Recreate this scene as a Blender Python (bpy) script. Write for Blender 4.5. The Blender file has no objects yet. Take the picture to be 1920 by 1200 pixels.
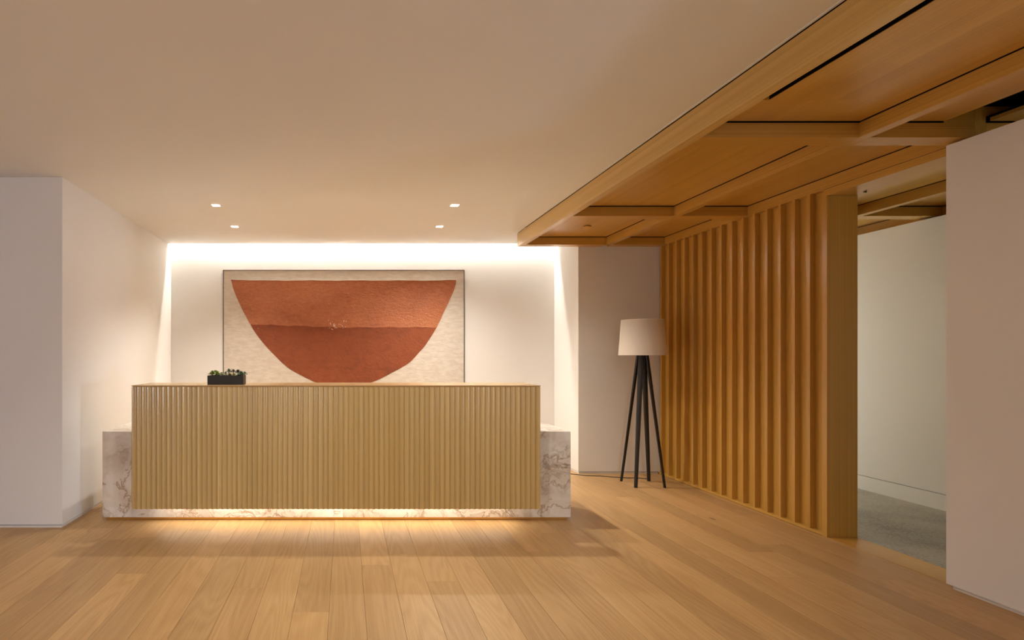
import bpy, bmesh, math, random
from mathutils import Vector, Matrix
random.seed(7)
S = bpy.context.scene
C = S.collection

# ------------------------------------------------------------------ camera, world, exposure
cam_d = bpy.data.cameras.new('camera')
cam_d.sensor_width = 36.0
cam_d.lens = 1100.0 / 1920.0 * 36.0
cam_d.shift_x = (960 - 648) / 1920.0
cam_d.shift_y = (666 - 600) / 1920.0
cam_d.clip_start = 0.05
cam = bpy.data.objects.new('camera', cam_d)
cam.location = (0, 0, 1.35)
cam.rotation_euler = (math.pi / 2, 0, 0)
C.objects.link(cam)
S.camera = cam

w = bpy.data.worlds.new('world')
S.world = w
w.use_nodes = True
w.node_tree.nodes['Background'].inputs[0].default_value = (0.9, 0.95, 1.0, 1)
w.node_tree.nodes['Background'].inputs[1].default_value = 0.02

S.view_settings.view_transform = 'Standard'
S.view_settings.look = 'None'
S.view_settings.gamma = 1.0
S.view_settings.use_curve_mapping = False
S.view_settings.exposure = 0.87

WARM = (1.0, 0.955, 0.865)
DOWN_W = 80.0        # each downlight over the desk
ROOM_W = 74.0        # each downlight of the rows behind the camera
COVE_E = 102.0        # cove strip
DESK_E = 3.9        # desk under-glow strip

# ------------------------------------------------------------------ node helpers
def newmat(name):
    m = bpy.data.materials.new(name)
    m.use_nodes = True
    nt = m.node_tree
    return m, nt, nt.nodes['Principled BSDF']

def N(nt, typ, **kw):
    n = nt.nodes.new(typ)
    for k, v in kw.items():
        setattr(n, k, v)
    return n

def L(nt, a, b):
    nt.links.new(a, b)

def math_node(nt, op, a, b=None, clamp=False):
    n = N(nt, 'ShaderNodeMath', operation=op)
    n.use_clamp = clamp
    for i, v in enumerate((a, b)):
        if v is None:
            continue
        if isinstance(v, (int, float)):
            n.inputs[i].default_value = v
        else:
            L(nt, v, n.inputs[i])
    return n.outputs[0]

def ramp(nt, fac, stops):
    r = N(nt, 'ShaderNodeValToRGB')
    e = r.color_ramp.elements
    while len(e) < len(stops):
        e.new(0.5)
    for el, (p, c) in zip(e, stops):
        el.position = p
        el.color = (*c, 1) if len(c) == 3 else c
    L(nt, fac, r.inputs[0])
    return r.outputs[0]

def mix(nt, fac, a, b, mode='MIX'):
    n = N(nt, 'ShaderNodeMix', data_type='RGBA', blend_type=mode)
    for sock, v in ((n.inputs[0], fac), (n.inputs[6], a), (n.inputs[7], b)):
        if isinstance(v, (int, float)):
            sock.default_value = v
        elif isinstance(v, tuple):
            sock.default_value = (*v, 1)
        else:
            L(nt, v, sock)
    return n.outputs[2]

def coords(nt, scale, rnd=True):
    tc = N(nt, 'ShaderNodeTexCoord')
    src = tc.outputs['Object']
    if rnd:
        oi = N(nt, 'ShaderNodeObjectInfo')
        cx = N(nt, 'ShaderNodeCombineXYZ')
        for i, k in enumerate((61.0, 37.0, 23.0)):
            L(nt, math_node(nt, 'MULTIPLY', oi.outputs['Random'], k), cx.inputs[i])
        add = N(nt, 'ShaderNodeVectorMath', operation='ADD')
        L(nt, src, add.inputs[0]); L(nt, cx.outputs[0], add.inputs[1])
        src = add.outputs[0]
    mp = N(nt, 'ShaderNodeMapping')
    mp.inputs['Scale'].default_value = scale
    L(nt, src, mp.inputs['Vector'])
    return mp.outputs[0]

def noise(nt, vec, scale=1.0, detail=4.0, rough=0.55, dist=0.0):
    n = N(nt, 'ShaderNodeTexNoise')
    n.inputs['Scale'].default_value = scale
    n.inputs['Detail'].default_value = detail
    n.inputs['Roughness'].default_value = rough
    n.inputs['Distortion'].default_value = dist
    L(nt, vec, n.inputs['Vector'])
    return n.outputs['Fac']

def bump(nt, bsdf, h, strength, dist=0.01):
    b = N(nt, 'ShaderNodeBump')
    b.inputs['Strength'].default_value = strength
    b.inputs['Distance'].default_value = dist
    L(nt, h, b.inputs['Height'])
    L(nt, b.outputs[0], bsdf.inputs['Normal'])

def axis_scale(axis, along, across):
    s = [across] * 3
    s['XYZ'.index(axis)] = along
    return tuple(s)

def plain(name, col, rough=0.6, metal=0.0, spec=0.5):
    m, nt, b = newmat(name)
    b.inputs['Base Color'].default_value = (*col, 1)
    b.inputs['Roughness'].default_value = rough
    b.inputs['Metallic'].default_value = metal
    b.inputs['Specular IOR Level'].default_value = spec
    return m

def paint(name, col, rough=0.55):
    m, nt, b = newmat(name)
    v = coords(nt, (1, 1, 1), rnd=False)
    n1 = noise(nt, v, 0.9, 2)
    lo = tuple(c * 0.975 for c in col)
    L(nt, ramp(nt, n1, [(0.3, lo), (0.7, col)]), b.inputs['Base Color'])
    b.inputs['Roughness'].default_value = rough
    b.inputs['Specular IOR Level'].default_value = 0.3
    bump(nt, b, noise(nt, v, 160, 2), 0.06, 0.002)
    return m

def emit(name, col, strength):
    m, nt, b = newmat(name)
    b.inputs['Base Color'].default_value = (0.8, 0.8, 0.8, 1)
    b.inputs['Emission Color'].default_value = (*col, 1)
    b.inputs['Emission Strength'].default_value = strength
    return m

def veneer(name, axis, dark, mid, light, rough=0.4, var=0.06, fine=150.0, spec=0.5):
    """straight rift-cut oak veneer with the grain along one axis"""
    m, nt, b = newmat(name)
    v = coords(nt, axis_scale(axis, 0.22, fine))
    f1 = noise(nt, v, 1.0, 5, 0.6)
    v2 = coords(nt, axis_scale(axis, 0.12, 14.0))
    f2 = noise(nt, v2, 1.0, 3, 0.5)
    f = math_node(nt, 'ADD', math_node(nt, 'MULTIPLY', f1, 0.65), math_node(nt, 'MULTIPLY', f2, 0.35))
    col = ramp(nt, f, [(0.33, dark), (0.5, mid), (0.68, light)])
    oi = N(nt, 'ShaderNodeObjectInfo')
    hs = N(nt, 'ShaderNodeHueSaturation')
    L(nt, math_node(nt, 'ADD', math_node(nt, 'MULTIPLY', oi.outputs['Random'], 2 * var), 1 - var), hs.inputs['Value'])
    L(nt, col, hs.inputs['Color'])
    L(nt, hs.outputs[0], b.inputs['Base Color'])
    b.inputs['Roughness'].default_value = rough
    b.inputs['Specular IOR Level'].default_value = spec
    bump(nt, b, f1, 0.03, 0.001)
    return m

def oak_floor(name):
    m, nt, b = newmat(name)
    vf = coords(nt, (170, 2.2, 170))
    fine = noise(nt, vf, 1.0, 5, 0.6)
    vc = coords(nt, (4.6, 0.42, 4.6))
    n = noise(nt, vc, 1.0, 1.2, 0.4, 0.1)
    rings = math_node(nt, 'SINE', math_node(nt, 'MULTIPLY', n, 120.0))
    rings = math_node(nt, 'ADD', math_node(nt, 'MULTIPLY', rings, 0.5), 0.5)
    broad = noise(nt, coords(nt, (3.2, 0.35, 3.2)), 1.0, 3, 0.5)
    f = math_node(nt, 'ADD', math_node(nt, 'MULTIPLY', fine, 0.50), math_node(nt, 'MULTIPLY', rings, 0.09))
    f = math_node(nt, 'ADD', f, math_node(nt, 'MULTIPLY', broad, 0.38))
    col = ramp(nt, f, [(0.26, (0.36, 0.194, 0.069)), (0.46, (0.49, 0.290, 0.118)), (0.60, (0.555, 0.344, 0.148)), (0.78, (0.61, 0.396, 0.184))])
    # sparse knots
    vo = N(nt, 'ShaderNodeTexVoronoi')
    vo.inputs['Scale'].default_value = 1.0
    L(nt, coords(nt, (4.2, 1.15, 4.2)), vo.inputs['Vector'])
    d = math_node(nt, 'ADD', vo.outputs['Distance'], math_node(nt, 'MULTIPLY', noise(nt, coords(nt, (40, 12, 40)), 1.0, 3), 0.06))
    knot = ramp(nt, d, [(0.055, (1, 1, 1)), (0.10, (0, 0, 0))])
    gate = math_node(nt, 'GREATER_THAN', N_sep(nt, vo.outputs['Color']), 0.72)
    km = math_node(nt, 'MULTIPLY', knot, gate)
    col = mix(nt, math_node(nt, 'MULTIPLY', km, 0.8), col, (0.10, 0.045, 0.02))
    oi = N(nt, 'ShaderNodeObjectInfo')
    hs = N(nt, 'ShaderNodeHueSaturation')
    L(nt, math_node(nt, 'ADD', math_node(nt, 'MULTIPLY', oi.outputs['Random'], 0.24), 0.88), hs.inputs['Value'])
    L(nt, col, hs.inputs['Color'])
    L(nt, hs.outputs[0], b.inputs['Base Color'])
    L(nt, math_node(nt, 'ADD', math_node(nt, 'MULTIPLY', fine, 0.18), 0.34), b.inputs['Roughness'])
    b.inputs['Specular IOR Level'].default_value = 0.4
    bump(nt, b, f, 0.14, 0.002)
    return m

def N_sep(nt, col):
    s = N(nt, 'ShaderNodeSeparateColor')
    L(nt, col, s.inputs[0])
    return s.outputs[0]

def marble(name):
    m, nt, b = newmat(name)
    v = coords(nt, (1, 1, 1))
    warp = N(nt, 'ShaderNodeTexNoise')
    warp.inputs['Scale'].default_value = 2.6
    warp.inputs['Detail'].default_value = 5
    L(nt, v, warp.inputs['Vector'])
    add = N(nt, 'ShaderNodeVectorMath', operation='MULTIPLY_ADD')
    L(nt, warp.outputs['Color'], add.inputs[0])
    add.inputs[1].default_value = (0.55, 0.55, 0.55)
    L(nt, v, add.inputs[2])
    wv = add.outputs[0]
    cloud = noise(nt, wv, 3.5, 6, 0.6)
    col = ramp(nt, cloud, [(0.28, (0.54, 0.455, 0.385)), (0.44, (0.73, 0.66, 0.59)), (0.58, (0.83, 0.785, 0.725)), (0.75, (0.90, 0.87, 0.83))])
    def vein(scale, width, seed):
        mp = N(nt, 'ShaderNodeMapping')
        mp.inputs['Location'].default_value = (seed, seed * 0.7, -seed)
        L(nt, wv, mp.inputs['Vector'])
        n = noise(nt, mp.outputs[0], scale, 5, 0.55)
        a = math_node(nt, 'ABSOLUTE', math_node(nt, 'SUBTRACT', n, 0.5))
        return ramp(nt, a, [(0.0, (1, 1, 1)), (width, (0, 0, 0))])
    patch = ramp(nt, noise(nt, v, 2.1, 3), [(0.47, (0, 0, 0)), (0.62, (1, 1, 1))])
    v1 = math_node(nt, 'MULTIPLY', vein(1.7, 0.012, 3.1), 0.75)
    v2 = math_node(nt, 'MULTIPLY', math_node(nt, 'MULTIPLY', vein(4.2, 0.03, 9.7), patch), 0.8)
    v3 = math_node(nt, 'MULTIPLY', math_node(nt, 'MULTIPLY', vein(9.0, 0.05, 5.2), patch), 0.5)
    col = mix(nt, math_node(nt, 'MULTIPLY', patch, 0.30), col, (0.50, 0.37, 0.25))
    col = mix(nt, v1, col, (0.34, 0.20, 0.085))
    col = mix(nt, v2, col, (0.22, 0.13, 0.065))
    col = mix(nt, v3, col, (0.32, 0.19, 0.09))
    L(nt, col, b.inputs['Base Color'])
    b.inputs['Roughness'].default_value = 0.28
    return m

def concrete(name):
    m, nt, b = newmat(name)
    v = coords(nt, (1, 1, 1), rnd=False)
    a = noise(nt, v, 2.0, 4)
    s = noise(nt, v, 55, 3, 0.7)
    f = math_node(nt, 'ADD', math_node(nt, 'MULTIPLY', a, 0.45), math_node(nt, 'MULTIPLY', s, 0.55))
    L(nt, ramp(nt, f, [(0.36, (0.15, 0.135, 0.10)), (0.5, (0.31, 0.285, 0.225)), (0.66, (0.40, 0.375, 0.30))]), b.inputs['Base Color'])
    b.inputs['Roughness'].default_value = 0.5
    bump(nt, b, s, 0.1, 0.003)
    return m

def terracotta(name, base, hi, lo, rough, strength, xs, zs):
    m, nt, b = newmat(name)
    v = coords(nt, (xs, 1, zs), rnd=False)
    st = noise(nt, v, 1.0, 6, 0.62, 0.6)
    big = noise(nt, coords(nt, (1.6, 1, 3.0), rnd=False), 1.0, 4, 0.55, 0.4)
    f = math_node(nt, 'ADD', math_node(nt, 'MULTIPLY', st, 0.5), math_node(nt, 'MULTIPLY', big, 0.5))
    col = ramp(nt, f, [(0.35, lo), (0.5, base), (0.68, hi)])
    sp = noise(nt, coords(nt, (70, 1, 60), rnd=False), 1.0, 2, 0.5)
    spm = ramp(nt, sp, [(0.73, (0, 0, 0)), (0.77, (1, 1, 1))])
    col = mix(nt, math_node(nt, 'MULTIPLY', spm, 0.45), col, (0.62, 0.45, 0.33))
    # darker dragged strokes
    dr = noise(nt, coords(nt, (3.0, 1, 9.0), rnd=False), 1.0, 5, 0.6, 1.4)
    a = math_node(nt, 'ABSOLUTE', math_node(nt, 'SUBTRACT', dr, 0.5))
    drm = ramp(nt, a, [(0.0, (1, 1, 1)), (0.018, (0, 0, 0))])
    col = mix(nt, math_node(nt, 'MULTIPLY', drm, 0.28), col, lo)
    L(nt, col, b.inputs['Base Color'])
    b.inputs['Roughness'].default_value = rough
    h = math_node(nt, 'ADD', st, math_node(nt, 'MULTIPLY', noise(nt, coords(nt, (xs * 3.5, 1, zs * 3.0), rnd=False), 1.0, 4), 0.6))
    bump(nt, b, h, strength, 0.02)
    return m

M = {}
M['wall'] = paint('white wall paint', (0.82, 0.80, 0.77))
M['ceil'] = paint('white ceiling paint', (0.83, 0.83, 0.82), 0.6)
M['base'] = paint('white baseboard paint', (0.76, 0.73, 0.69), 0.4)
M['dark'] = plain('dark void', (0.004, 0.0035, 0.003), 0.9, 0, 0.1)
ORANGE = ((0.46, 0.235, 0.036), (0.565, 0.31, 0.055), (0.64, 0.375, 0.08))
for ax in 'XYZ':
    M['oak' + ax] = veneer('amber oak veneer grain ' + ax.lower(), ax, *ORANGE, rough=0.31, var=0.04, spec=0.6)
M['oak_edge_lit'] = veneer('amber oak fascia painted lit', 'Y', (0.53, 0.32, 0.085), (0.63, 0.405, 0.125), (0.70, 0.48, 0.17), rough=0.31, var=0.0, spec=0.6)  # same amber oak, lightened: light on the beam's face put into the colour
M['flute'] = veneer('fluted blond oak', 'Z', (0.42, 0.272, 0.097), (0.51, 0.350, 0.138), (0.58, 0.415, 0.182), rough=0.21, var=0.05, fine=220, spec=0.9)
M['top'] = veneer('blond oak counter top', 'X', (0.46, 0.29, 0.12), (0.54, 0.355, 0.16), (0.60, 0.41, 0.20), rough=0.26, var=0.0, fine=200)
M['floor'] = oak_floor('oak floor plank')
M['marble'] = marble('cream veined marble')
M['brass'] = plain('brass', (0.72, 0.43, 0.13), 0.35, 1.0)
M['concrete'] = concrete('polished concrete')
M['black'] = plain('black stained wood', (0.012, 0.010, 0.009), 0.42)
M['cord'] = plain('black rubber cord', (0.012, 0.010, 0.010), 0.5)
M['pot'] = plain('black planter', (0.018, 0.016, 0.015), 0.38)
M['soil'] = plain('dark soil', (0.03, 0.02, 0.012), 0.95)
M['cove'] = emit('cove light', (1.0, 0.955, 0.88), COVE_E)
M['deskled'] = emit('desk light', (1.0, 0.93, 0.80), DESK_E)
M['lens'] = emit('downlight lens', (1.0, 0.92, 0.80), 14.0)
M['bronze'] = plain('bronze frame', (0.09, 0.055, 0.03), 0.45, 0.4)

def canvas_mat():
    m, nt, b = newmat('primed pearl canvas')
    st = noise(nt, coords(nt, (9, 1, 26), rnd=False), 1.0, 6, 0.6, 0.4)
    L(nt, ramp(nt, st, [(0.35, (0.62, 0.545, 0.46)), (0.65, (0.73, 0.66, 0.575))]), b.inputs['Base Color'])
    b.inputs['Roughness'].default_value = 0.36
    b.inputs['Metallic'].default_value = 0.15
    bump(nt, b, st, 0.35, 0.01)
    return m
M['canvas'] = canvas_mat()
M['terra_hi'] = terracotta('glossy terracotta impasto', (0.40, 0.118, 0.036), (0.47, 0.155, 0.052), (0.31, 0.080, 0.022), 0.31, 0.55, 16, 34)
M['terra_lo'] = terracotta('matte terracotta wash', (0.245, 0.052, 0.009), (0.285, 0.066, 0.013), (0.185, 0.035, 0.006), 0.62, 0.35, 10, 14)

def shade_mat():
    m, nt, b = newmat('linen lamp shade')
    v = coords(nt, (1, 1, 1), rnd=False)
    n1 = noise(nt, v, 190, 2)
    L(nt, ramp(nt, n1, [(0.3, (0.80, 0.735, 0.64)), (0.7, (0.87, 0.81, 0.715))]), b.inputs['Base Color'])
    b.inputs['Roughness'].default_value = 0.85
    b.inputs['Specular IOR Level'].default_value = 0.15
    bump(nt, b, n1, 0.15, 0.002)
    return m
M['shade'] = shade_mat()

# ------------------------------------------------------------------ object helpers
def link(o, parent=None):
    C.objects.link(o)
    if parent is not None:
        o.parent = parent
    return o

def wloc(o):
    v = Vector((0, 0, 0))
    while o is not None:
        v += o.location
        o = o.parent
    return v

def tag(o, label=None, cat=None, group=None, kind=None):
    for k, v in (('label', label), ('category', cat), ('group', group), ('kind', kind)):
        if v:
            o[k] = v
    return o

def empty(name, loc, label=None, cat=None, group=None, kind=None):
    o = bpy.data.objects.new(name, None)
    o.empty_display_size = 0.1
    o.location = loc
    link(o)
    return tag(o, label, cat, group, kind)

def mesh_obj(name, bm, mat, parent=None, loc=(0, 0, 0), smooth=False):
    """bm in coordinates around loc (world); parents are never rotated"""
    me = bpy.data.meshes.new(name)
    bmesh.ops.recalc_face_normals(bm, faces=bm.faces)
    bm.to_mesh(me)
    bm.free()
    if smooth:
        for p in me.polygons:
            p.use_smooth = True
    me.materials.append(mat)
    o = bpy.data.objects.new(name, me)
    o.location = Vector(loc) - (wloc(parent) if parent else Vector((0, 0, 0)))
    return link(o, parent)

_cache = {}
def box(name, lo, hi, mat, parent=None, bevel=0.0, kind=None):
    lo, hi = Vector(lo), Vector(hi)
    c, d = (lo + hi) / 2, hi - lo
    key = (round(d.x, 4), round(d.y, 4), round(d.z, 4), bevel, mat.name)
    if key in _cache:
        o = bpy.data.objects.new(name, _cache[key])
        o.location = c - (wloc(parent) if parent else Vector((0, 0, 0)))
        link(o, parent)
    else:
        bm = bmesh.new()
        bmesh.ops.create_cube(bm, size=1.0)
        bmesh.ops.scale(bm, vec=d, verts=bm.verts)
        if bevel > 0:
            bmesh.ops.bevel(bm, geom=list(bm.edges), offset=bevel, segments=1, affect='EDGES')
        o = mesh_obj(name, bm, mat, parent, c)
        _cache[key] = o.data
    if kind:
        o['kind'] = kind
    return o

def boxes_mesh(name, rects, mat, parent=None, loc=(0, 0, 0)):
    bm = bmesh.new()
    for lo, hi in rects:
        lo, hi = Vector(lo), Vector(hi)
        r = bmesh.ops.create_cube(bm, size=1.0)
        bmesh.ops.scale(bm, vec=hi - lo, verts=r['verts'])
        bmesh.ops.translate(bm, vec=(lo + hi) / 2 - Vector(loc), verts=r['verts'])
    return mesh_obj(name, bm, mat, parent, loc)

def tube(name, pts, r, mat, parent=None, seg=8):
    pts = [Vector(p) for p in pts]
    bm = bmesh.new()
    rings = []
    o0 = pts[0].copy()
    for i, p in enumerate(pts):
        t = (pts[min(i + 1, len(pts) - 1)] - pts[max(i - 1, 0)]).normalized()
        up = Vector((0, 0, 1)) if abs(t.z) < 0.9 else Vector((1, 0, 0))
        a = t.cross(up).normalized(); b = a.cross(t)
        rings.append([bm.verts.new(p - o0 + r * (math.cos(2 * math.pi * k / seg) * a + math.sin(2 * math.pi * k / seg) * b)) for k in range(seg)])
    for i in range(len(rings) - 1):
        for k in range(seg):
            bm.faces.new((rings[i][k], rings[i][(k + 1) % seg], rings[i + 1][(k + 1) % seg], rings[i + 1][k]))
    bm.faces.new(rings[0]); bm.faces.new(rings[-1])
    return mesh_obj(name, bm, mat, parent, o0, smooth=True)

def lathe(name, prof, mat, parent, loc, seg=64, smooth=True):
    bm = bmesh.new()
    rings = [[bm.verts.new((r * math.cos(2 * math.pi * k / seg), r * math.sin(2 * math.pi * k / seg), z)) for k in range(seg)] for r, z in prof]
    n = len(rings)
    for i in range(n - 1):
        for k in range(seg):
            bm.faces.new((rings[i][k], rings[i][(k + 1) % seg], rings[i + 1][(k + 1) % seg], rings[i + 1][k]))
    return mesh_obj(name, bm, mat, parent, loc, smooth)

# ------------------------------------------------------------------ key dimensions
ZC = 2.745                      # white ceiling
XL, YL = -2.217, 4.590          # outer corner of the left wall
YB = 7.454                      # back wall of the niche
YS = 7.342                      # edge of the ceiling at the light slot
XP, YP = 2.652, 6.683           # pier right of the niche
ZB, ZF, ZPN = 2.585, 2.663, 2.672   # beam underside, top of visible beam face, panel underside
XW = 3.567                      # face of the slatted wall
XR0, XR1, Y0, Y1 = -8.0, 8.2, -3.0, 2.0   # rest of the lobby

# ------------------------------------------------------------------ floor
fl = empty('floor', (0, 0, -0.02), kind='structure')
fl['label'] = 'oak plank floor of the lobby'
boxes_mesh('subfloor', [((XR0, Y0, -0.08), (3.785, 7.6, -0.0165)), ((3.785, Y0, -0.08), (XR1, Y1, -0.0165))], M['dark'], fl)
PW = 0.19
x = -0.657
while x - PW > XR0:
    x -= PW
special = {-0.657: 3.402, -0.277: 3.085}
while x < XW:
    x1 = min(x + PW, XW - 0.002)
    ymax = YL + 0.05 if x1 < XL - 0.01 else YB
    y = Y0 - random.random() * 1.8
    joint = None
    for kx, ky in special.items():
        if abs(x - kx) < 0.01:
            joint = ky
    while y < ymax:
        ln = random.uniform(1.75, 2.3)
        y2 = y + ln
        if joint is not None and y < joint < y2 + 0.9:
            y2 = joint; joint = None
        a, b_ = max(y, Y0), min(y2, ymax)
        if b_ - a > 0.05:
            box('plank', (x + 0.0005, a + 0.0005, -0.016), (x1 - 0.0005, b_ - 0.0005, 0.0), M['floor'], fl, bevel=0.0007)
        y = y2
    x += PW
box('threshold', (XW + 0.001, 3.30, -0.016), (3.783, 4.40, 0.001), M['oakY'], fl, bevel=0.001)
box('threshold_strip', (XW - 0.0025, 3.42, -0.01), (XW + 0.0015, 4.347, 0.0022), M['brass'], fl)
box('threshold_strip', (3.7815, 3.0, -0.01), (3.7860, 4.40, 0.0022), M['brass'], fl)
box('lobby_floor', (XW + 0.001, Y0, -0.016), (XR1, Y1, 0.0), M['floor'], fl)
tag(box('floor_corridor', (3.785, Y1, -0.08), (5.30, 9.3, 0.0), M['concrete']), 'concrete floor of the corridor behind the doorway', None, None, 'structure')

# ------------------------------------------------------------------ walls
def wall(name, lo, hi, label, mat=None):
    return tag(box(name, lo, hi, mat or M['wall']), label, kind='structure')

wall('wall_left', (XR0 - 0.1, YL, 0.023), (XL, 7.6, ZC - 0.001), 'white wall block on the left with its return')
wall('wall_back', (XL - 0.08, YB, 0.0), (XP + 0.08, 7.6, 3.05), 'white back wall of the niche behind the desk')
wall('wall_pier', (XP, YP + 0.001, 0.023), (3.80, 7.6, ZB - 0.002), 'white pier behind the floor lamp')
wall('wall_pier_upper', (XP, YP + 0.001, ZB - 0.002), (3.80, 7.6, 3.05), 'upper part of the white pier')
wall('wall_right', (3.497, 2.0, 0.021), (3.60, 3.416, 2.569), 'white wall panel at the right edge')
wall('wall_corridor', (5.192, Y1, 0.143), (5.29, 9.3, 2.566), 'white far wall of the corridor')
tag(box('baseboard_corridor', (5.192, Y1, 0.0), (5.288, 9.3, 0.138), M['wall']), 'flush white baseboard of the corridor', kind='structure')
wall('wall_corridor_void', (5.215, Y1, 0.13), (5.28, 9.3, 0.15), 'dark groove above the corridor baseboard', M['dark'])
wall('wall_corridor_back', (3.80, 9.3, 0.0), (5.4, 9.4, 2.9), 'end wall of the corridor')
wall('wall_corridor_side', (3.60, YP, 0.0), (3.80, 9.3, 2.58), 'white corridor wall behind the pier')
wall('wall_corridor_front', (3.60, 1.9, 0.0), (5.4, 2.0, 2.9), 'wall closing the corridor')
wall('wall_lobby_left', (XR0 - 0.1, Y0, 0.0), (XR0, YL, ZC), 'left wall of the lobby')
wall('wall_lobby_front', (XR0 - 0.1, Y0 - 0.1, 0.0), (XR1 + 0.1, Y0, ZC + 0.05), 'lobby wall behind the viewpoint')
wall('wall_lobby_right', (XR1, Y0, 0.0), (XR1 + 0.1, Y1, ZC + 0.05), 'far right wall of the lobby')
wall('wall_lobby_rear', (5.4, 1.9, 0.0), (XR1, 2.0, ZC + 0.05), 'lobby wall right of the corridor')

def bb(name, lo, hi, label):
    tag(box(name, lo, hi, M['base']), label, kind='structure')
bb('baseboard_left', (XR0, YL + 0.006, 0.0), (XL - 0.006, 7.45, 0.018), 'low recessed baseboard under the left wall')
bb('baseboard_pier', (XP + 0.004, YP + 0.006, 0.0), (XW - 0.005, 7.45, 0.018), 'low recessed baseboard under the pier')
bb('baseboard_right', (3.509, 2.0, 0.0), (3.59, 3.390, 0.019), 'low recessed baseboard under the right wall panel')
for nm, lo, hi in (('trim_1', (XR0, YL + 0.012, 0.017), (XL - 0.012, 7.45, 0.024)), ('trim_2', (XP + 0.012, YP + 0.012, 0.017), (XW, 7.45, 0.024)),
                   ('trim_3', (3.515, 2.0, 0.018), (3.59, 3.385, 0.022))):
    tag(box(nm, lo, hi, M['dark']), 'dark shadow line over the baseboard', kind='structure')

# ------------------------------------------------------------------ white ceiling with square openings and light slot
DL = [(-1.208, 5.467), (1.017, 5.467), (-1.205, 6.373), (1.020, 6.373)]
RL = [(-2.4, 1.5), (-0.5, 1.5), (1.4, 1.5), (-2.4, -0.9), (-0.5, -0.9), (1.4, -0.9)]
HS = 0.036
def ceiling_mesh():
    XE = 1.944
    holes = DL + RL
    xs = sorted({XR0, XE} | {v for hx, hy in holes for v in (round(hx - HS, 4), round(hx + HS, 4))})
    ys = sorted({Y0, YS} | {v for hx, hy in holes for v in (round(hy - HS, 4), round(hy + HS, 4))})
    bm = bmesh.new()
    grid = {}
    def V(i, j):
        if (i, j) not in grid:
            grid[(i, j)] = bm.verts.new((xs[i], ys[j], 0))
        return grid[(i, j)]
    for i in range(len(xs) - 1):
        for j in range(len(ys) - 1):
            cx, cy = (xs[i] + xs[i + 1]) / 2, (ys[j] + ys[j + 1]) / 2
            if any(abs(cx - hx) < HS and abs(cy - hy) < HS for hx, hy in holes):
                continue
            bm.faces.new((V(i, j), V(i + 1, j), V(i + 1, j + 1), V(i, j + 1)))
    r = bmesh.ops.extrude_face_region(bm, geom=list(bm.faces))
    vs = [g for g in r['geom'] if isinstance(g, bmesh.types.BMVert)]
    bmesh.ops.translate(bm, vec=(0, 0, 0.3), verts=vs)
    return mesh_obj('ceiling', bm, M['ceil'], None, (0, 0, ZC))
tag(ceiling_mesh(), 'plain white plaster ceiling over the lobby', kind='structure')
tag(box('ceiling_niche', (XL, YS - 0.001, 3.045), (XP, 7.6, 3.09), M['ceil']), 'top of the light slot', kind='structure')
tag(box('ceiling_side', (1.944, YP + 0.001, ZC), (XP, YS, 3.045), M['ceil']), 'white ceiling strip behind the wood soffit', kind='structure')
tag(box('ceiling_lobby', (5.36, Y0, ZC), (XR1, 2.0, 3.05), M['ceil']), 'white ceiling of the far lobby', kind='structure')
tag(box('trim_4', (1.9442, Y0, ZC - 0.005), (1.9550, YP, ZC + 0.03), M['wall']), 'white bead between ceiling and wood soffit', kind='structure')
tag(box('ceiling_void', (1.949, Y0, 2.80), (5.60, YP - 0.01, 2.84), M['dark']), 'dark void above the wood panels', kind='structure')

tag(box('ceiling_void_rear', (3.60, YP - 0.01, 2.80), (5.60, 9.4, 2.84), M['dark']), 'dark void above the corridor panels', kind='structure')
# ------------------------------------------------------------------ coffered wood ceiling
cc = empty('ceiling_wood', (1.956, 6.683, ZB), kind='structure')
cc['label'] = 'amber oak coffered ceiling with a grid of beams'
YBM = [(6.554, 6.6825), (5.205, 5.340), (3.326, 3.457), (1.445, 1.576), (-0.436, -0.305), (-2.317, -2.186)]
ZT = 2.735
box('edge_beam', (1.956, Y0, ZB), (2.018, YP - 0.0005, ZT), M['oak_edge_lit'], cc, 0.001)
box('beam', (2.913, Y0, ZB), (2.976, YBM[0][0], 2.76), M['oakY'], cc, 0.001)
box('head_beam', (XW, 3.326, ZB), (3.63, 9.3, 2.76), M['oakY'], cc, 0.001)
box('beam', (4.525, 2.0, ZB), (4.588, 9.3, 2.76), M['oakY'], cc, 0.001)
box('beam', (5.298, 2.0, ZB), (5.360, 9.3, 2.76), M['oakY'], cc, 0.001)
xbays = [(2.018, 2.913), (2.976, XW), (3.63, 4.525), (4.588, 5.298)]
for i, (ya, yb) in enumerate(YBM):
    for j, (xa, xb) in enumerate(xbays):
        if j >= 2 and ya < 2.0:
            continue
        if i == 0 and j == 1:
            xb = XW - 0.0
        box('cross_beam', (xa, ya, ZB), (xb, yb, 2.76), M['oakX'], cc, 0.001)
GX, GY = 0.009, 0.014
ysp = [(5.340, 6.554), (3.457, 5.205), (1.576, 3.326), (-0.305, 1.445), (-2.186, -0.436)]
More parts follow.
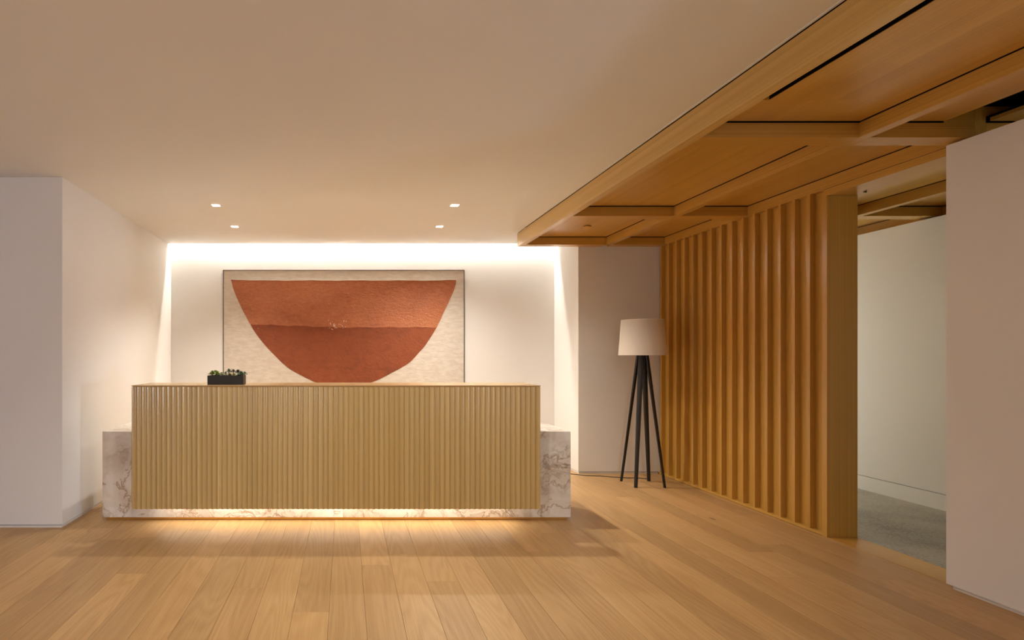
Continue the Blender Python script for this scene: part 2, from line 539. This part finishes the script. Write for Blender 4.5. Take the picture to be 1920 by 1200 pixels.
for i, (ya, yb) in enumerate(ysp):
    for j, (xa, xb) in enumerate(xbays):
        if j >= 2 and ya < 1.5:
            continue
        if not (j < 2 and ya < 3.0):
            box('panel_backing', (xa + 0.0005, ya + 0.0005, ZPN + 0.0205), (xb - 0.0005, yb - 0.0005, ZPN + 0.03), M['dark'], cc)
            box('reveal', (xa + 0.0005, yb - 0.006, ZF + 0.004), (xb - 0.0005, yb - 0.0005, ZPN + 0.02), M['dark'], cc)
            box('reveal', (xb - 0.004, ya + 0.0005, ZF + 0.0055), (xb - 0.0005, yb - 0.007, ZPN + 0.02), M['dark'], cc)
        x1 = xb - GX
        if j == 1 and ya < 3.0:
            x1 = 3.385
        if j < 2 and i == 2:
            box('reveal', (xa + 0.0005, yb - 0.006, ZF + 0.004), (x1 if j else xb - 0.0005, yb - 0.0005, ZPN + 0.02), M['dark'], cc)
            if j == 0:
                box('reveal', (xb - 0.004, ya + 0.0005, ZF + 0.0055), (xb - 0.0005, yb - 0.007, ZPN + 0.02), M['dark'], cc)
        if j == 0 and ya < 3.0:
            # two boards either side of the open air slot
            s0, s1, ye = 2.150, 2.196, 3.038
            if i == 2:
                box('panel', (xa + GX, ye, ZPN), (x1, yb - GY, ZPN + 0.02), M['oakY'], cc)
                top = ye
            else:
                top = yb - GY
            box('panel', (xa + GX, ya + GY, ZPN), (s0, top, ZPN + 0.02), M['oakY'], cc)
            box('panel', (s1, ya + GY, ZPN), (x1, top, ZPN + 0.02), M['oakY'], cc)
            continue
        box('panel', (xa + GX, ya + GY, ZPN), (x1, yb - GY, ZPN + 0.02), M['oakY'], cc)
for j in (2, 3):
    xa, xb = xbays[j]
    box('panel', (xa + GX, 6.683 + GY, ZPN), (xb - GX, 9.29, ZPN + 0.02), M['oakY'], cc)

# air slot diffuser body
tag(boxes_mesh('slot_diffuser', [((2.150, -2.1, 2.70), (2.196, 3.038, 2.71)), ((2.150, -2.1, 2.675), (2.152, 3.038, 2.70)), ((2.194, -2.1, 2.675), (2.196, 3.038, 2.70))], M['dark'], None, (2.173, 0.5, 2.70)),
    'long black linear air slot in the wood ceiling beside the edge beam', 'air vent')

def sprinkler(px, py, pz, label):
    t = empty('sprinkler_cover', (px, py, pz), label, 'sprinkler')
    lathe('cover_plate', [(0.0005, -0.009), (0.036, -0.009), (0.040, -0.007), (0.040, -0.005), (0.0005, -0.005)], M['oakX'], t, (px, py, pz), 40)
    lathe('collar', [(0.031, -0.006), (0.031, 0.0), (0.0005, 0.0)], M['dark'], t, (px, py, pz), 32)
sprinkler(2.475, 6.009, ZPN, 'small round sprinkler cover in the oak ceiling panel above the floor lamp')

# ------------------------------------------------------------------ slatted wall with doorway
sw = empty('wall_slatted', (XW, 5.5, 0), kind='structure')
sw['label'] = 'amber oak slatted wall beside the doorway'
box('backing_panel', (3.612, 4.386, 0.0), (3.660, YP + 0.3, ZB - 0.001), M['oakZ'], sw)
box('wall_core', (3.660, 4.40, 0.0), (3.795, YP, ZB - 0.001), M['oakZ'], sw)
box('base_rail', (XW + 0.0005, 4.386, 0.0), (3.6115, YP, 0.022), M['oakY'], sw, 0.001)
SY0, SP = 6.477, 0.15155
for k in range(-1, 14):
    ya = SY0 - SP * k
    box('slat', (XW, ya, 0.022), (3.612, ya + 0.028, ZB), M['oakZ'], sw, 0.0012)
box('door_jamb', (XW, 4.347, 0.0005), (3.764, 4.3855, 2.534), M['oakZ'], sw, 0.001)
box('door_stop', (3.764, 4.352, 0.0005), (3.799, 4.3995, 2.534), M['oakZ'], sw, 0.001)
box('door_header', (XW, 3.42, 2.534), (3.799, 4.3855, 2.5815), M['oakY'], sw, 0.001)
boxes_mesh('header_joint', [((3.572, 3.42, 2.5812), (3.799, 4.3855, 2.5852))], M['dark'], sw, (3.68, 3.9, 2.583))
# strike plate under the header
tag(boxes_mesh('door_catch', [((3.752, 4.236, 2.530), (3.764, 4.252, 2.534)), ((3.754, 4.236, 2.525), (3.762, 4.242, 2.530))], M['black'], None, (3.758, 4.24, 2.534)),
    'tiny black door catch under the door header', 'door catch')

# ------------------------------------------------------------------ windows of the rest of the place (out of frame) and corridor daylight
def window(name, lo, hi, axis, col, strength, label):
    """lit frosted window: pane + frame of four bars; axis = normal axis"""
    t = empty(name, [(a + b) / 2 for a, b in zip(lo, hi)], kind='structure')
    t['label'] = label
    box('pane', lo, hi, emit(name + ' pane', col, strength), t)
    i = 'xyz'.index(axis)
    u = [k for k in range(3) if k != i]
    fw = 0.05
    for k in u:
        o = [m for m in u if m != k][0]
        for side in (0, 1):
            a, b_ = list(lo), list(hi)
            if side == 0:
                a[k], b_[k] = lo[k] - fw, lo[k]
            else:
                a[k], b_[k] = hi[k], hi[k] + fw
            a[o] -= fw if k == u[0] else 0
            b_[o] += fw if k == u[0] else 0
            a[i] -= 0.01; b_[i] += 0.01
            box('window_frame', a, b_, M['wall'], t)
window('window_1', (8.17, -1.55, 0.95), (8.19, -1.15, 1.35), 'x', (0.68, 0.79, 1.0), 235.0, 'small bright window far to the right')
window('window_2', (XR0 + 0.012, -0.7, 0.08), (XR0 + 0.03, 0.4, 1.7), 'x', (0.92, 0.88, 1.0), 6.0, 'tall dusky glazed opening on the left of the lobby')
window('window_3', (3.95, 9.27, 0.3), (5.1, 9.288, 2.4), 'y', (0.93, 1.0, 0.96), 7.6, 'pale window at the end of the corridor')

# ------------------------------------------------------------------ cove light
tag(box('cove_light_strip', (XL + 0.01, 7.398, 2.955), (XP - 0.01, 7.420, 2.965), M['cove']), 'long warm light strip hidden in the ceiling slot above the painting', 'light strip')

# ------------------------------------------------------------------ downlights
def downlight(px, py, power, label, group, cone=128.0, aim=None):
    t = empty('downlight', (px, py, ZC), label, 'downlight', group)
    box('lens', (px - HS + 0.001, py - HS + 0.001, ZC + 0.006), (px + HS - 0.001, py + HS - 0.001, ZC + 0.012), M['lens'], t)
    box('housing', (px - HS + 0.0005, py - HS + 0.0005, ZC + 0.013), (px + HS - 0.0005, py + HS - 0.0005, ZC + 0.09), M['wall'], t)
    ld = bpy.data.lights.new('downlight lamp', 'SPOT')
    ld.energy = power
    ld.color = WARM
    ld.spot_size = math.radians(cone)
    ld.spot_blend = 1.0
    ld.shadow_soft_size = 0.03
    lo = bpy.data.objects.new('lamp', ld)
    lo.location = (0, 0, -0.004)
    if aim:
        lo.rotation_euler = (Vector(aim) - Vector((px, py, ZC))).to_track_quat('-Z', 'Y').to_euler()
    link(lo, t)
GD = 'square downlights over the reception desk'
downlight(*DL[0], DOWN_W * 0.62, 'square downlight left of centre, farther from the back wall, nearer the left wall', GD, 100.0)
downlight(*DL[1], DOWN_W, 'square downlight right of centre, nearest the oak edge beam', GD, 136.0)
downlight(*DL[2], DOWN_W * 1.35, 'square downlight left of centre, in the pair close to the back wall', GD, 108.0)
downlight(*DL[3], DOWN_W * 1.55, 'square downlight right of centre, in the pair close to the back wall', GD, 136.0)
for k, p in enumerate(RL):
    if k in (1, 2):      # two added lamps, aimed to brighten the desk front
        downlight(*p, ROOM_W * 1.3, 'added square downlight behind the viewpoint, turned to brighten the desk', 'added desk accent downlights', 86.0, (0.2 + 0.5 * p[0], 4.3, 0.3))
    else:
        downlight(*p, ROOM_W * 0.9, 'square downlight in the ceiling behind the viewpoint', 'square downlights of the front lobby', 128.0)

# ------------------------------------------------------------------ reception desk
DX0, DX1, DY0, DY1 = -1.987, 1.839, 4.793, 5.437
FX0, FX1, FY = -1.663, 1.514, 4.562
desk = empty('reception_desk', ((DX0 + DX1) / 2, 5.0, 0), 'long reception desk with fluted oak front panel set on a veined marble block', 'desk')
ZM0, ZM1 = 0.0255, 0.727
seams = [-0.02]
# front marble slabs, end slabs and worktop slab
box('marble_front', (DX0, DY0, ZM0), (seams[0] - 0.0006, DY0 + 0.03, ZM1), M['marble'], desk, 0.0012)
box('marble_front', (seams[0] + 0.0006, DY0, ZM0), (DX1, DY0 + 0.03, ZM1), M['marble'], desk, 0.0012)
box('marble_end', (DX0, DY0 + 0.0305, ZM0), (DX0 + 0.03, DY1, ZM1), M['marble'], desk, 0.0012)
box('marble_end', (DX1 - 0.03, DY0 + 0.0305, ZM0), (DX1, DY1, ZM1), M['marble'], desk, 0.0012)
box('marble_top', (DX0 + 0.0305, DY0 + 0.0305, ZM1 - 0.03), (DX1 - 0.0305, DY1, ZM1), M['marble'], desk, 0.0012)
box('toe_kick', (DX0 + 0.024, DY0 + 0.024, 0.0), (DX1 - 0.024, DY1 - 0.03, ZM0), M['brass'], desk, 0.001)
box('carcass', (FX0 + 0.10, DY0 + 0.06, ZM1), (FX1 - 0.10, 5.00, 1.104), M['top'], desk)
ZF0, ZF1 = 0.151, 1.1035
box('panel_core', (FX0 + 0.002, FY + 0.0125, ZF0), (FX1 - 0.002, FY + 0.045, ZF1 - 0.001), M['flute'], desk)
box('panel_bracket', (FX0 + 0.25, FY + 0.045, 0.55), (FX1 - 0.25, DY0, 0.70), M['dark'], desk)
NF = 81
PF = (FX1 - FX0) / NF
DEP = 0.0115
def flute_mesh():
    bm = bmesh.new()
    seg = 10
    hw = PF / 2
    R = (hw * hw + DEP * DEP) / (2 * DEP)
    prof = []
    for i in range(seg + 1):
        u = -hw + 2 * hw * i / seg
        d = math.sqrt(R * R - u * u) - (R - DEP)      # 0 at ridges, DEP in the middle
        prof.append((u, d))
    h = (ZF1 - ZF0) / 2
    prof = [(-hw, 0.0125)] + [(u, d) for u, d in prof] + [(hw, 0.0125)]
    top = [bm.verts.new((u, d, h)) for u, d in prof]
    bot = [bm.verts.new((u, d, -h)) for u, d in prof]
    n = len(prof)
    for i in range(n):
        bm.faces.new((bot[i], bot[(i + 1) % n], top[(i + 1) % n], top[i]))
    bm.faces.new(top); bm.faces.new(bot[::-1])
    bmesh.ops.recalc_face_normals(bm, faces=bm.faces)
    me = bpy.data.meshes.new('flute')
    bm.to_mesh(me); bm.free()
    me.materials.append(M['flute'])
    return me
fme = flute_mesh()
for i in range(NF):
    o = bpy.data.objects.new('flute', fme)
    o.location = Vector((FX0 + PF * (i + 0.5), FY, (ZF0 + ZF1) / 2)) - desk.location
    link(o, desk)
def counter_mesh():
    bm = bmesh.new()
    x0, x1, y0, y1 = FX0 - 0.004, FX1 + 0.004, FY - 0.004, 5.04
    zt, zm, zb = 1.115, 1.112, 1.1035
    b_ = 0.012
    lay = [[(x0, y0), (x1, y0), (x1, y1), (x0, y1)]] * 2 + [[(x0 + b_, y0 + b_), (x1 - b_, y0 + b_), (x1 - b_, y1 - b_), (x0 + b_, y1 - b_)]]
    rings = []
    for ring, z in zip(lay, (zt, zm, zb)):
        rings.append([bm.verts.new((px, py, z)) for px, py in ring])
    for a, c in zip(rings, rings[1:]):
        for k in range(4):
            bm.faces.new((a[k], a[(k + 1) % 4], c[(k + 1) % 4], c[k]))
    bm.faces.new(rings[0]); bm.faces.new(rings[2])
    bmesh.ops.translate(bm, vec=(0, -4.8, -1.11), verts=bm.verts)
    return mesh_obj('counter_top', bm, M['top'], desk, (0, 4.8, 1.11))
counter_mesh()
box('light_strip', (FX0 + 0.18, 4.655, 0.204), (FX1 - 0.18, 4.765, 0.210), M['deskled'], desk)
box('light_rail', (FX0 + 0.15, FY + 0.045, 0.212), (FX1 - 0.15, DY0, 0.224), M['dark'], desk)

# ------------------------------------------------------------------ painting
PX0, PX1, PZ0, PZ1 = -1.5525, 1.5055, 0.86, 2.430
PY = 7.432
pt = empty('painting', ((PX0 + PX1) / 2, YB - 0.001, PZ0), 'large framed painting of a terracotta half bowl on a pearl ground', 'painting')
box('canvas', (PX0 + 0.006, PY, PZ0 + 0.006), (PX1 - 0.006, YB - 0.002, PZ1 - 0.006), M['canvas'], pt, 0.002)
for lo, hi in (((PX0, PY - 0.006, PZ0), (PX0 + 0.008, YB - 0.002, PZ1)), ((PX1 - 0.008, PY - 0.006, PZ0), (PX1, YB - 0.002, PZ1)),
               ((PX0 + 0.008, PY - 0.006, PZ1 - 0.008), (PX1 - 0.008, YB - 0.002, PZ1)), ((PX0 + 0.008, PY - 0.006, PZ0), (PX1 - 0.008, YB - 0.002, PZ0 + 0.008))):
    box('frame', lo, hi, M['bronze'], pt)
def pz(u, v):   # outline measured on the photograph, converted to metres on the wall
    px, py = 380 + u / 3.6923, 480 + v / 3.6923
    return ((px - 648) * PY / 1100.0, 1.35 + (666 - py) * PY / 1100.0)
Lc = [(197, 163), (203, 190), (210, 215), (222, 250), (235, 285), (252, 322), (270, 360), (297, 414), (325, 465), (347, 503), (370, 540), (394, 573), (420, 605), (450, 639), (480, 670), (510, 700), (540, 730), (570, 756), (600, 780), (640, 804), (680, 825), (712, 842), (740, 855), (772, 871), (810, 884), (860, 895), (920, 902)]
Rc = [(1755, 167), (1752, 190), (1745, 218), (1735, 245), (1718, 285), (1700, 325), (1680, 367), (1660, 405), (1646, 438), (1630, 470), (1611, 508), (1590, 545), (1566, 583), (1540, 620), (1521, 643), (1500, 665), (1472, 699), (1440, 730), (1411, 752), (1380, 770), (1340, 792), (1300, 812), (1275, 827), (1250, 840), (1225, 852), (1195, 865), (1150, 882), (1090, 895), (1020, 903)]
def interp(c, v):
    for (u0, v0), (u1, v1) in zip(c, c[1:]):
        if v0 <= v <= v1:
            return u0 + (u1 - u0) * (v - v0) / (v1 - v0)
    return c[-1][0]
def seam(t):
    return 472 + 22 * min(1.0, t * 2.2) + 2.5 * math.sin(t * 40) + 1.5 * math.sin(t * 97)
def field(name, pts, mat, thick):
    bm = bmesh.new()
    fr = [bm.verts.new((a[0], -thick, a[1] - 1.6)) for a in pts]
    f = bm.faces.new(fr)
    r = bmesh.ops.extrude_face_region(bm, geom=[f])
    vs = [g for g in r['geom'] if isinstance(g, bmesh.types.BMVert)]
    bmesh.ops.translate(bm, vec=(0, thick - 0.0002, 0), verts=vs)
    bmesh.ops.triangulate(bm, faces=[q for q in bm.faces if len(q.verts) > 4])
    return mesh_obj(name, bm, mat, pt, (0, PY, 1.6))
rng = random.Random(3)
def jit(c):
    return [(u + rng.uniform(-1.2, 1.2), v) for u, v in c]
nS = 60
top_edge = []
for i in range(1, nS):
    t = i / nS
    top_edge.append((197 + t * 1558, 163 + 7 * min(1, t * 8) - 3 * max(0, t - 0.9) * 10 + 1.2 * math.sin(t * 31) + 0.8 * math.sin(t * 83)))
se = [(interp(Lc, 474) + (interp(Rc, 492) - interp(Lc, 474)) * i / nS, seam(i / nS)) for i in range(nS + 1)]
up = jit([p for p in Lc if p[1] < 470][::-1]) + top_edge + jit([p for p in Rc if p[1] < 488]) + se[::-1]
dn = se + jit([p for p in Rc if p[1] > 498]) + jit([p for p in Lc if p[1] > 480][::-1])
field('upper_paint', [pz(*p) for p in up], M['terra_hi'], 0.009)
field('lower_paint', [pz(*p) for p in dn], M['terra_lo'], 0.005)

M['flecks_and_glint'] = plain('pale paint ridge', (0.80, 0.74, 0.68), 0.4)
te = [(197, 163)] + top_edge + [(1755, 167)]
field('edge_glint', [pz(u, v) for u, v in te] + [pz(u, v - 2.6 - 1.4 * math.sin(u * 0.013) ** 2) for u, v in te[::-1]], M['flecks_and_glint'], 0.0105)  # light caught on the bowl's top edge, painted as a pale strip
bmf = bmesh.new()
for k in range(46):
    if k < 22:
        u, v = rng.gauss(915, 38), rng.gauss(482, 16)
    else:
        u, v = rng.uniform(380, 1560), rng.uniform(200, 520)
    px_, pz_ = pz(u, v)
    r_ = bmesh.ops.create_cube(bmf, size=1.0)
    sc = rng.uniform(0.6, 1.5) if k < 22 else rng.uniform(0.3, 0.7)
    bmesh.ops.scale(bmf, vec=(0.004 * sc, 0.004, 0.013 * sc), verts=r_['verts'])
    bmesh.ops.rotate(bmf, matrix=Matrix.Rotation(rng.uniform(-1.3, 1.3), 3, 'Y'), verts=r_['verts'])
    bmesh.ops.translate(bmf, vec=(px_, -0.0095 if v < seam((u - 330) / 1300) else -0.006, pz_ - 1.6), verts=r_['verts'])
mesh_obj('paint_flecks', bmf, M['flecks_and_glint'], pt, (0, PY, 1.6))['kind'] = 'stuff'

# ------------------------------------------------------------------ floor lamp
LX, LY = 3.104, 6.134
lamp = empty('floor_lamp', (LX, LY, 0), 'floor lamp with off-white drum shade on four black splayed legs', 'lamp')
def leg(sx, sy):
    bm = bmesh.new()
    foot = Vector((sx * 0.148, sy * 0.157, 0)); top = Vector((sx * 0.026, sy * 0.026, 1.40))
    rad = Vector((sx, sy, 0)).normalized(); tan = Vector((-rad.y, rad.x, 0))
    rings = []
    for p, wr, wt in ((foot, 0.012, 0.017), (foot.lerp(top, 0.5), 0.014, 0.023), (foot.lerp(top, 0.86), 0.016, 0.026), (top, 0.017, 0.024)):
        c = 0.35
        q = []
        for a, b_ in ((1, c), (c, 1), (-c, 1), (-1, c), (-1, -c), (-c, -1), (c, -1), (1, -c)):
            q.append(bm.verts.new(p + rad * wr * a + tan * wt * b_))
        rings.append(q)
    for a, b_ in zip(rings, rings[1:]):
        for k in range(8):
            bm.faces.new((a[k], a[(k + 1) % 8], b_[(k + 1) % 8], b_[k]))
    bm.faces.new(rings[0]); bm.faces.new(rings[-1])
    mesh_obj('leg', bm, M['black'], lamp, (LX, LY, 0))
for sx in (-1, 1):
    for sy in (-1, 1):
        leg(sx, sy)
lathe('hub', [(0.0005, 1.215), (0.036, 1.215), (0.042, 1.235), (0.040, 1.40), (0.030, 1.44), (0.0005, 1.44)], M['black'], lamp, (LX, LY, 0), 16, False)
lathe('rod', [(0.0005, 1.44), (0.008, 1.44), (0.008, 1.70), (0.0005, 1.70)], M['brass'], lamp, (LX, LY, 0), 12)
def spider():
    bm = bmesh.new()
    for k in range(3):
        a = 2 * math.pi * k / 3 + 0.4
        r = bmesh.ops.create_cube(bm, size=1.0)
        bmesh.ops.scale(bm, vec=(0.20, 0.005, 0.004), verts=r['verts'])
        bmesh.ops.translate(bm, vec=(0.10, 0, 1.698), verts=r['verts'])
        bmesh.ops.rotate(bm, matrix=Matrix.Rotation(a, 3, 'Z'), verts=r['verts'])
    mesh_obj('shade_ring', bm, M['brass'], lamp, (LX, LY, 0))
spider()
lathe('bulb', [(0.0005, 1.46), (0.012, 1.47), (0.028, 1.51), (0.030, 1.535), (0.020, 1.565), (0.0005, 1.575)], plain('frosted bulb', (0.75, 0.72, 0.66), 0.4), lamp, (LX + 0.045, LY, 0), 20)
RB, RT = 0.231, 0.2035
sh = lathe('lamp_shade', [(RB, 1.352), (RT, 1.717), (RT - 0.003, 1.717), (RB - 0.003, 1.352), (RB, 1.352)], M['shade'], lamp, (LX, LY, 0), 72)
for nm, r_, z_ in (('rim', RB, 1.352), ('rim', RT, 1.717)):
    lathe(nm, [(r_ - 0.004, z_ - 0.003), (r_ + 0.0012, z_ - 0.003), (r_ + 0.0012, z_ + 0.003), (r_ - 0.004, z_ + 0.003), (r_ - 0.004, z_ - 0.003)], M['shade'], sh, (LX, LY, 0), 72, False)
def gpt(px, py, z=0.004):
    d = 1.35 * 1100 / (py - 666)
    return ((px - 648) * d / 1100, d, z)
cp = [gpt(1217, 899), gpt(1209, 898.2), gpt(1200, 897.2), gpt(1190, 896.6), gpt(1178, 896.8), gpt(1165, 896.0), gpt(1150, 895.2), gpt(1138, 894.2), gpt(1126, 893.2), gpt(1112, 892.9), gpt(1098, 892.4), gpt(1089, 891.3), gpt(1080, 890.0), gpt(1068, 889.2), gpt(1050, 888.9), gpt(1030, 888.6)]
tube('power_cord', cp, 0.0045, M['cord'], lamp)

# ------------------------------------------------------------------ planter and succulents
QX0, QX1, QY0, QY1, QZ0, QZ1 = -1.1035, -0.818, 4.683, 4.812, 1.115, 1.188
pl = empty('planter', ((QX0 + QX1) / 2, (QY0 + QY1) / 2, QZ0), 'small rectangular black planter box on the desk counter', 'planter')
wt = 0.006
bmp = bmesh.new()
def ring(ix, z):
    return [bmp.verts.new((px - (QX0 + QX1) / 2, py - (QY0 + QY1) / 2, z - QZ0)) for px, py in ((QX0 + ix, QY0 + ix), (QX1 - ix, QY0 + ix), (QX1 - ix, QY1 - ix), (QX0 + ix, QY1 - ix))]
rs = [ring(0.001, QZ0), ring(0, QZ0 + 0.001), ring(0, QZ1 - 0.001), ring(0.001, QZ1), ring(wt - 0.001, QZ1), ring(wt, QZ1 - 0.001), ring(wt, QZ0 + 0.008)]
for a, b_ in zip(rs, rs[1:]):
    for k in range(4):
        bmp.faces.new((a[k], a[(k + 1) % 4], b_[(k + 1) % 4], b_[k]))
bmp.faces.new(rs[0]); bmp.faces.new(rs[-1])
mesh_obj('box', bmp, M['pot'], pl, ((QX0 + QX1) / 2, (QY0 + QY1) / 2, QZ0))
box('soil', (QX0 + wt + 0.0005, QY0 + wt + 0.0005, QZ0 + 0.01), (QX1 - wt - 0.0005, QY1 - wt - 0.0005, QZ1 - 0.008), M['soil'], pl)

def leaf_mat(name, base, tip):
    m, nt, b = newmat(name)
    n1 = noise(nt, coords(nt, (1, 1, 1)), 60, 3)
    L(nt, ramp(nt, n1, [(0.38, base), (0.66, tip)]), b.inputs['Base Color'])
    b.inputs['Roughness'].default_value = 0.45
    return m
LM = {'green': leaf_mat('green succulent', (0.13, 0.19, 0.025), (0.34, 0.38, 0.06)),
      'pale': leaf_mat('pale succulent', (0.26, 0.25, 0.11), (0.46, 0.44, 0.25)),
      'dark': leaf_mat('dark succulent', (0.04, 0.085, 0.03), (0.11, 0.18, 0.06)),
      'purple': leaf_mat('purple brown succulent', (0.055, 0.032, 0.03), (0.13, 0.085, 0.06)),
      'amber': leaf_mat('amber tipped succulent', (0.12, 0.13, 0.02), (0.30, 0.15, 0.02))}
LM['stem'] = plain('succulent stem', (0.06, 0.07, 0.025), 0.7)
def add_leaf(bm, base, az, el, ln, wd, th):
    d = Vector((math.cos(az) * math.cos(el), math.sin(az) * math.cos(el), math.sin(el)))
    s = Vector((-math.sin(az), math.cos(az), 0))
    n = d.cross(s) * -1
    prev = None
    for t, wk in ((0, 0.35), (0.35, 0.8), (0.65, 1.0), (0.88, 0.6), (1.0, 0.06)):
        p = base + d * ln * t + n * (0.25 * ln * t * t)
        cur = [bm.verts.new(p + s * wd * wk), bm.verts.new(p + n * th * wk), bm.verts.new(p - s * wd * wk), bm.verts.new(p - n * th * wk)]
        if prev:
            for k in range(4):
                bm.faces.new((prev[k], prev[(k + 1) % 4], cur[(k + 1) % 4], cur[k]))
        else:
            bm.faces.new(cur)
        prev = cur
    bm.faces.new(prev)
def succulent(px, py, h, r, kind, label, rows=4, per=7):
    z0 = QZ1 - 0.008
    t = empty('succulent', (px, py, z0), label, 'succulent', 'succulents in the black planter')
    if h > 0.004:
        lathe('stem', [(0.0005, 0), (0.0045, 0), (0.0035, h + 0.002), (0.0005, h + 0.002)], LM['stem'], t, (px, py, z0), 8)
    bm = bmesh.new()
    rg = random.Random(int((px + 3) * 1000))
    r *= 1.12
    for i in range(rows):
        f = i / (rows - 1)
        for k in range(per - (1 if i == rows - 1 else 0)):
            az = 2 * math.pi * (k + 0.5 * i) / per + rg.uniform(-0.15, 0.15)
            el = math.radians(18 + 60 * f) + rg.uniform(-0.08, 0.08)
            ln = r * (1.0 - 0.38 * f) * rg.uniform(0.9, 1.1)
            add_leaf(bm, Vector((0, 0, h + 0.004 * i)), az, el, ln, ln * 0.27, ln * 0.13)
    mesh_obj('leaves', bm, LM[kind], t, (px, py, z0))
cyq = (QY0 + QY1) / 2
def sxp(z):   # 16x crop column -> x on the counter
    return (370 + z / 16.0 - 648) * (cyq - 0.02) / 1100
succulent(sxp(425), cyq + 0.006, 0.014, 0.030, 'green', 'olive green succulent rosette at the left end of the planter')
succulent(sxp(600), cyq - 0.022, 0.012, 0.030, 'green', 'bright green spiky succulent second from the left end of the planter', 4, 6)
succulent(sxp(505), cyq + 0.034, 0.020, 0.028, 'green', 'leafy green succulent behind the two left rosettes', 4, 6)
succulent(sxp(690), cyq + 0.030, 0.010, 0.024, 'green', 'small olive succulent at the back left of the planter centre', 3, 7)
succulent(sxp(815), cyq + 0.020, 0.014, 0.022, 'dark', 'small dark green succulent at the back near the planter centre', 3, 7)
succulent(sxp(1395), cyq + 0.020, 0.014, 0.024, 'dark', 'small dark succulent at the back right corner of the planter', 3, 7)
succulent(sxp(745), cyq - 0.028, 0.002, 0.026, 'pale', 'pale yellow succulent in the middle gap of the planter', 3, 7)
succulent(sxp(850), cyq - 0.034, 0.000, 0.022, 'pale', 'small cream succulent at the front edge near the planter centre', 3, 6)
succulent(sxp(930), cyq + 0.004, 0.036, 0.026, 'dark', 'tall dark green succulent on a stem right of the planter centre', 3, 7)
succulent(sxp(985), cyq - 0.034, 0.002, 0.027, 'amber', 'amber tipped succulent low at the front of the planter', 3, 7)
succulent(sxp(1060), cyq + 0.010, 0.033, 0.024, 'purple', 'brownish succulent on a stem behind the amber tipped one', 3, 7)
succulent(sxp(1110), cyq - 0.030, 0.004, 0.025, 'green', 'small green succulent in front, right of the amber tipped one', 3, 7)
succulent(sxp(1190), cyq + 0.024, 0.026, 0.026, 'purple', 'purple brown succulent rosette near the right end of the planter', 4, 6)
succulent(sxp(1315), cyq - 0.022, 0.012, 0.030, 'dark', 'dark green succulent rosette at the right end of the planter', 4, 7)
